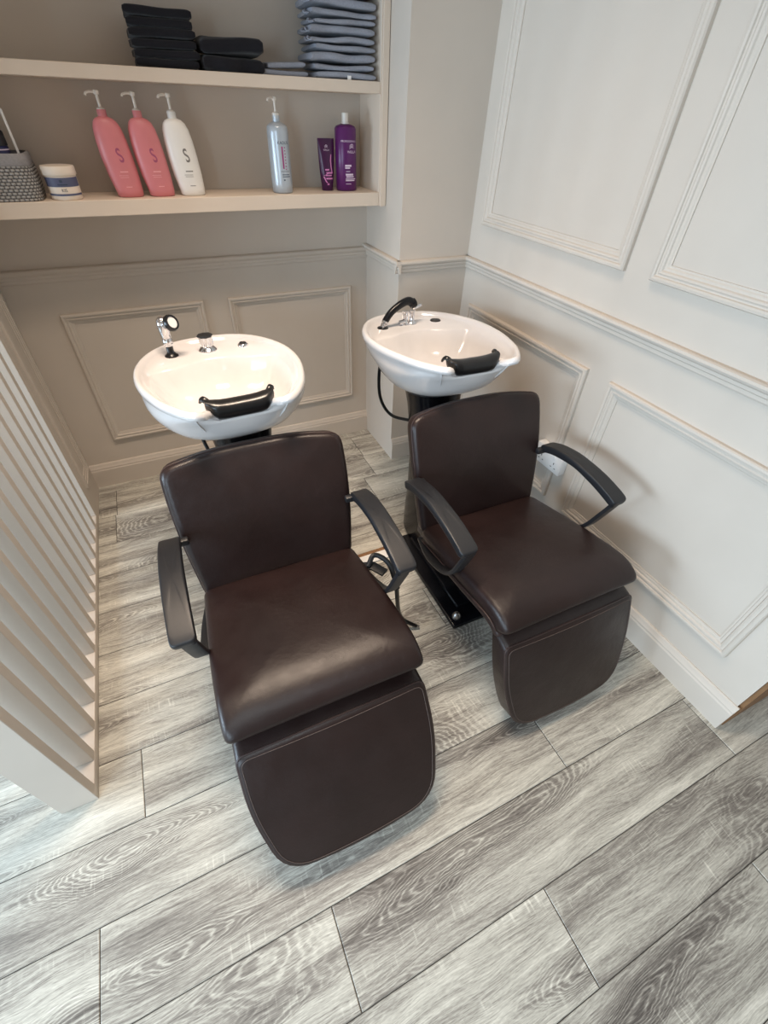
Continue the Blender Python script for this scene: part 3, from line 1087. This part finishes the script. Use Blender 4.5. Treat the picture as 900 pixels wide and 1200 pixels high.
PURP = plain('deep_purple_plastic', srgb(88, 26, 96), 0.30, vary=0.03)
PURPD = plain('dark_purple_plastic', srgb(66, 18, 68), 0.28, vary=0.03)
INKW = plain('pale_print', srgb(226, 208, 228), 0.5, vary=0.02)
INKR = plain('pink_foil_print', srgb(214, 130, 190), 0.35, vary=0.02)

def wave_mark(parent, x, z, s, surf, mat):
    # small wind-swept hair emblem made of three curved locks
    bm = BM()
    for k in range(3):
        pts = []
        for i in range(10):
            q = i/9
            pts.append((x + s*(-.5 + q), z + s*(.28 - .22*k + .20*math.sin(q*PI*1.2 - .5)), .0008*s/.02*(0.5+math.sin(q*PI))))
        prev = None
        for X, Z, wd in pts:
            a = bm.verts.new((X, surf(X, Z-wd)-.0006, Z-wd)); b = bm.verts.new((X, surf(X, Z+wd)-.0006, Z+wd))
            if prev:
                bm.faces.new((prev[0], a, b, prev[1]))
            prev = (a, b)
    new_obj('emblem', bm, mat, parent, smooth=False)

t = thing('conditioner_bottle', 'tall purple bottle with white lettering at the right end of the lower shelf', 'bottle', (-.477, .235, SH1))
secs = [(.0005, 0, .038, .030), (.004, 0, .0415, .033), (.10, 0, .0418, .0335), (.193, 0, .0412, .033), (.200, 0, .036, .029), (.206, 0, .018, .018)]
bm = BM(); oval_body(bm, secs, 40, 2.2); new_obj('bottle_body', bm, PURP, t, angle=50)
bm = BM(); lathe(bm, [(0, .205), (.015, .205), (.015, .210), (.0125, .212), (.0125, .236), (.011, .238), (0, .238)], 24); new_obj('cap', bm, CLEAR, t)['label'] = 'translucent cap'
sf = surf_of(secs, 2.2)
put_text('band_lettering', 'PROFESSIONALS', .0085, .002, .156, sf, INKW, t)
wave_mark(t, .012, .138, .020, sf, INKW)
put_text('brand_lettering', 'WELLA', .0115, .012, .124, sf, INKW, t)
put_lines('fine_print', [(-.016, .010, .082, .006), (-.016, .004, .075, .004), (-.012, .004, .064, .002), (-.014, .018, .054, .006), (-.012, .020, .047, .004), (-.014, .028, .040, .003), (-.014, .024, .035, .003), (-.014, .008, .024, .0015)], sf, INKW, t)

t = thing('hair_product_tube', 'small dark purple tube with pink foil print beside the tall purple bottle', 'tube', (-.555, .245, SH1))
secs = [(.0005, 0, .021, .017), (.003, 0, .0225, .0185), (.022, 0, .0235, .019), (.024, 0, .0245, .020), (.06, 0, .0285, .018), (.12, 0, .0320, .012), (.152, 0, .0335, .005), (.158, 0, .0335, .0022), (.163, 0, .0335, .0018)]
bm = BM(); oval_body(bm, secs, 36, 2.2); new_obj('tube_body', bm, PURPD, t, angle=50)
sf = surf_of(secs, 2.2)
wave_mark(t, -.002, .137, .013, sf, INKW)
put_text('brand_lettering', 'WELLA', .0075, -.002, .128, sf, INKW, t)
put_lines('fine_print', [(-.012, .004, .068, .005), (-.008, .016, .058, .005), (-.012, .014, .050, .004), (-.010, .018, .040, .005), (-.006, .002, .022, .005)], sf, INKR, t)
bm = BM()
for pts in ([(.015, .115), (.012, .095), (.013, .075), (.017, .056)], [(-.018, .046), (-.012, .034), (-.006, .026)], [(-.018, .049), (-.010, .052), (-.002, .056)]):
    prev = None
    for i, (X, Z) in enumerate(pts):
        wd = .0022
        a = bm.verts.new((X-wd, sf(X-wd, Z)-.0006, Z)); b = bm.verts.new((X+wd, sf(X+wd, Z)-.0006, Z))
        if prev:
            bm.faces.new((prev[0], a, b, prev[1]))
        prev = (a, b)
new_obj('foil_swirl', bm, INKR, t, smooth=False)

# tub
CREAM = plain('cream_plastic', srgb(236, 224, 210), 0.4, vary=0.01)
NAVY = plain('slate_blue_label', srgb(84, 90, 120), 0.5, vary=0.03)
t = thing('product_tub', 'round white tub with a slate blue label beside the grey basket', 'tub', (-1.477, .20, SH1))
prof = [(0, 0.0005), (.043, 0.0005), (.0455, .004), (.0455, .062), (.044, .064), (0, .064)]
bm = BM(); lathe(bm, prof, 44); new_obj('tub_body', bm, CREAM, t, angle=40)
bm = BM(); lathe(bm, [(0, .0645), (.0475, .0645), (.049, .067), (.049, .084), (.047, .088), (.035, .0895), (0, .0895)], 44); new_obj('lid', bm, CREAM, t, angle=40)
def cyl(r):
    return lambda x, z: -math.sqrt(max(1e-6, r*r - x*x))
def band(name, z0, z1, r, mat, a0, a1):
    bm = BM()
    prev = None
    for k in range(33):
        a = math.radians(a0 + (a1-a0)*k/32)
        p = [bm.verts.new((r*math.sin(a), -r*math.cos(a), z)) for z in (z0, z1)]
        if prev:
            bm.faces.new((prev[0], p[0], p[1], prev[1]))
        prev = p
    return new_obj(name, bm, mat, t)
band('label_band', .036, .060, .0459, NAVY, -80, 80)
band('label_band', .0125, .018, .0459, NAVY, -80, 80)
put_text('lettering', 'KIS', .012, .002, .027, cyl(.0460), INKD, t)
put_lines('small_print', [(-.012, .016, .042, .003)], cyl(.0460), INKD, t)
put_lines('emblem', [(-.004, .004, .051, .007)], cyl(.0460), INKD, t)

# basket and its contents
def make_weave():
    m = NT('grey_woven_cord')
    co = m.objco()
    sp = m.n('ShaderNodeSeparateXYZ'); m.l(co, sp.inputs[0])
    xy = m.math('ADD', sp.outputs[0], sp.outputs[1])
    row = m.math('MULTIPLY', sp.outputs[2], 120.0)
    par = m.math('MODULO', m.math('FLOOR', row), 2.0)
    colu = m.math('ADD', m.math('MULTIPLY', xy, 72.0), m.math('MULTIPLY', par, 0.5))
    a = m.math('ABSOLUTE', m.math('SINE', m.math('MULTIPLY', row, PI)))
    b = m.math('ABSOLUTE', m.math('SINE', m.math('MULTIPLY', colu, PI)))
    h = m.math('MULTIPLY', a, b)
    m.l(m.ramp(h, [(0.0, srgb(60, 58, 58)), (0.25, srgb(140, 138, 136)), (0.8, srgb(178, 176, 174))]), m.b.inputs['Base Color'])
    m.b.inputs['Roughness'].default_value = 0.8
    m.bump(h, 0.9, 0.004)
    return m.m
WEAVE = make_weave()
BASKETBAND = plain('grey_felt_band', srgb(150, 148, 150), 0.8, vary=0.08, scale=200)
t = thing('storage_basket', 'grey woven storage basket at the left end of the lower shelf', 'basket', (-1.645, .235, SH1))
def wall_ring(bm, secs, th):
    rings = []
    n = 48
    full = secs + [(z, rx-th, ry-th) for z, rx, ry in secs[::-1]]
    for z, rx, ry in full:
        ring = []
        for k in range(n):
            a = 2*PI*k/n; c, s = math.cos(a), math.sin(a)
            ring.append(bm.verts.new((rx*math.copysign(abs(c)**.35, c), ry*math.copysign(abs(s)**.35, s), z)))
        rings.append(ring)
    rings.append(rings[0])
    for a, b in zip(rings, rings[1:]):
        for k in range(n):
            bm.faces.new((a[k], a[(k+1) % n], b[(k+1) % n], b[k]))
bm = BM()
secs = []
for k in range(0, 27):
    z = .0005 + .088*k/26
    bul = .0016*abs(math.sin(z*120*PI))
    secs.append((z, .100 + .004*math.sin(z/.088*PI) + bul, .078 + .003*math.sin(z/.088*PI) + bul))
wall_ring(bm, secs, .006)
box(bm, -.09, .09, -.068, .068, .002, .006)
new_obj('woven_side', bm, WEAVE, t, angle=60)
bm = BM(); wall_ring(bm, [(.0885, .099, .077), (.092, .1005, .0785), (.116, .0995, .0775), (.119, .098, .076)], .006); new_obj('rim_band', bm, BASKETBAND, t, angle=60)
BNAVY = plain('navy_plastic', srgb(34, 36, 84), 0.35, vary=0.05)
DARKPL = plain('near_black_plastic', srgb(22, 22, 30), 0.35, vary=0.05)
t = thing('product_bottle', 'dark navy bottle with a black cap standing in the grey basket', 'bottle', (-1.618, .205, SH1+.0075))
bm = BM(); lathe(bm, [(0, 0), (.030, 0), (.032, .003), (.032, .125), (.030, .128), (0, .128)], 32); new_obj('bottle_body', bm, BNAVY, t, angle=40)
bm = BM(); lathe(bm, [(0, .1285), (.0325, .1285), (.033, .131), (.033, .160), (.031, .163), (0, .163)], 32); new_obj('cap', bm, DARKPL, t, angle=40)
bm = BM(); lathe(bm, [(.0322, .118), (.0325, .118), (.0325, .121), (.0322, .121)], 32, cap=False); new_obj('pale_ring', bm, INKW, t)
bm = BM(); box(bm, -.0035, .0035, -.026, .026, 0, .212, .001, 1)
o = new_obj('white_card', bm, WHITEPL); o.location = (-1.568, .235, SH1+.0085); o.rotation_euler = (0, math.radians(-1), math.radians(8))
tag(o, 'thin white card leaning out of the grey basket', 'card')

# ------------------------------------------------------------------ towels on the upper shelf
def make_cloth(name, col, vary=0.12):
    m = NT(name)
    co = m.objco()
    f = m.noise(co, 260, 4, 0.65)
    d = tuple(c*(1-vary) for c in col[:3])+(1,); l = tuple(c*(1+vary) for c in col[:3])+(1,)
    m.l(m.ramp(f, [(0.3, d), (0.7, l)]), m.b.inputs['Base Color'])
    m.b.inputs['Roughness'].default_value = 0.95
    m.b.inputs['Specular IOR Level'].default_value = 0.1
    m.b.inputs['Sheen Weight'].default_value = 0.15
    m.bump(f, 0.5, 0.002)
    return m.m
CBLACK = make_cloth('black_towelling', srgb(31, 31, 36))
CGREY = make_cloth('blue_grey_cloth', srgb(150, 155, 168))

def folded(name, w, d, h, mat, seed, layers=2, wave=.004, puff=.25):
    """a folded towel: layered slab, each layer rolled over at the front (-y) edge"""
    bm = BM()
    lh = h/layers
    for L_ in range(layers):
        nx, na = 22, 20
        rings = []
        for i in range(nx+1):
            x = -w/2 + w*i/nx
            e = abs(2*i/nx-1)
            endr = (1-e**24)**.5 if e < 1 else 0.0
            endr = max(.62, endr)
            ring = []
            for k in range(na):
                a = 2*PI*k/na
                c, s = math.cos(a), math.sin(a)
                y = d/2*math.copysign(abs(c)**.35, c)
                z = lh/2*1.04*math.copysign(abs(s)**.42, s)*endr
                nv = Vector((x*9+seed*7.1, y*9+L_*3.7, seed*3.3+L_))
                dz = noise.noise(nv)*wave
                dy = noise.noise(Vector((x*14+seed*2.2, L_*5.1+seed, 1.3)))*wave*1.4
                dx = noise.noise(Vector((y*12+seed, L_*2.9, seed*1.9)))*wave*1.2*e
                zz = lh*(L_+.5) + z + dz*math.sin(PI*min(1, (L_+.6)/layers))
                ring.append(bm.verts.new((x+dx, y+dy, max(0.0004, zz))))
            rings.append(ring)
        for a_, b_ in zip(rings, rings[1:]):
            for k in range(na):
                bm.faces.new((a_[k], a_[(k+1) % na], b_[(k+1) % na], b_[k]))
        bm.faces.new(rings[0][::-1]); bm.faces.new(rings[-1])
    return new_obj(name, bm, mat, angle=70)

order6 = ['bottom', 'second from the bottom', 'third from the bottom', 'third from the top', 'second from the top', 'top']
z = SH2 + .0004
for k in range(6):
    h = .0200
    o = folded('folded_towel', .182 + .004*(k % 2), .135, h*1.05, CBLACK, k+1, 1, .0035)
    o.location = (-1.0745 + .002*math.sin(k*2.1), .235 + .002*math.sin(k*1.7), z)
    o.rotation_euler = (0, math.radians(-0.2), math.radians(-2+1.2*math.sin(k)))
    tag(o, 'folded black towel, ' + order6[k] + ' of the tall black stack', 'towel', 'black towels in the tall stack')
    z += h*1.05 + .0004
z = SH2 + .0004
for k, nm in enumerate(('lower', 'upper')):
    o = folded('folded_towel', .192, .16, .036, CBLACK, 11+k, 1, .009)
    o.location = (-.880 + .002*k, .236, z)
    o.rotation_euler = (0, 0, math.radians(3 - 5*k))
    tag(o, 'black towel, ' + nm + ' of the two lying right of the tall black stack', 'towel', 'black towels in the low pile')
    z += .0392
z = SH2 + .0004
for k, nm in enumerate(('lower', 'upper')):
    o = folded('folded_gown', .165 if k == 0 else .13, .12, .015, CGREY, 21+k, 1, .004)
    o.location = (-.712 + .012*k, .245, z)
    o.rotation_euler = (0, math.radians(-3*k), math.radians(2))
    tag(o, 'thin grey cloth, ' + nm + ' of the two spread between black towels and grey stack', 'cloth', 'grey cloths beside the stack')
    z += .0195
heights = [.0165, .0155, .0205, .0145, .0145, .0185, .0135, .0155, .0225, .0165, .0185, .0165]
ords = ['bottom', 'second from the bottom', 'third from the bottom', 'fourth from the bottom', 'fifth from the bottom', 'sixth from the bottom', 'seventh from the bottom', 'eighth from the bottom', 'fourth from the top', 'third from the top', 'second from the top', 'top']
z = SH2 + .0004
rnd = random.Random(3)
for k, h in enumerate(heights):
    wd = .225 + rnd.uniform(-.012, .008)
    o = folded('folded_gown', wd, .155, h, CGREY, 31+k, 1, .0062)
    o.location = (-.386 - wd/2 + rnd.uniform(-.004, .001), .238 + rnd.uniform(-.005, .004), z)
    o.rotation_euler = (0, math.radians(rnd.uniform(-.4, .4)), math.radians(rnd.uniform(-2, 2)))
    tag(o, 'folded blue-grey gown, ' + ords[k] + ' of the tall grey stack', 'gown', 'grey gowns in the tall stack')
    if k == 0:
        bm = BM(); box(bm, .000, .014, -.0815, -.080, -.004, .010, .0004, 1); new_obj('care_tag', bm, WHITEPL, o)['label'] = 'small white care tag'
    if k in (4, 5, 6, 7, 8, 9, 10, 11):
        for j in range(2):
            bm = BM()
            s0 = rnd.uniform(-.06, .0)
            bar(bm, catmull([(-wd/2+.012, s0, h*.5), (-wd/2-.008, s0-.010, h*.6), (-wd/2-.012+rnd.uniform(-.006, .006), s0-.022, h*.5-.004), (-wd/2-.002, s0-.035, h*.5-.005)], 5), .010, .0025, side=Vector((0, 1, 0.3)))
            new_obj('tie_strap', bm, CGREY, o)
    z += h + .0050
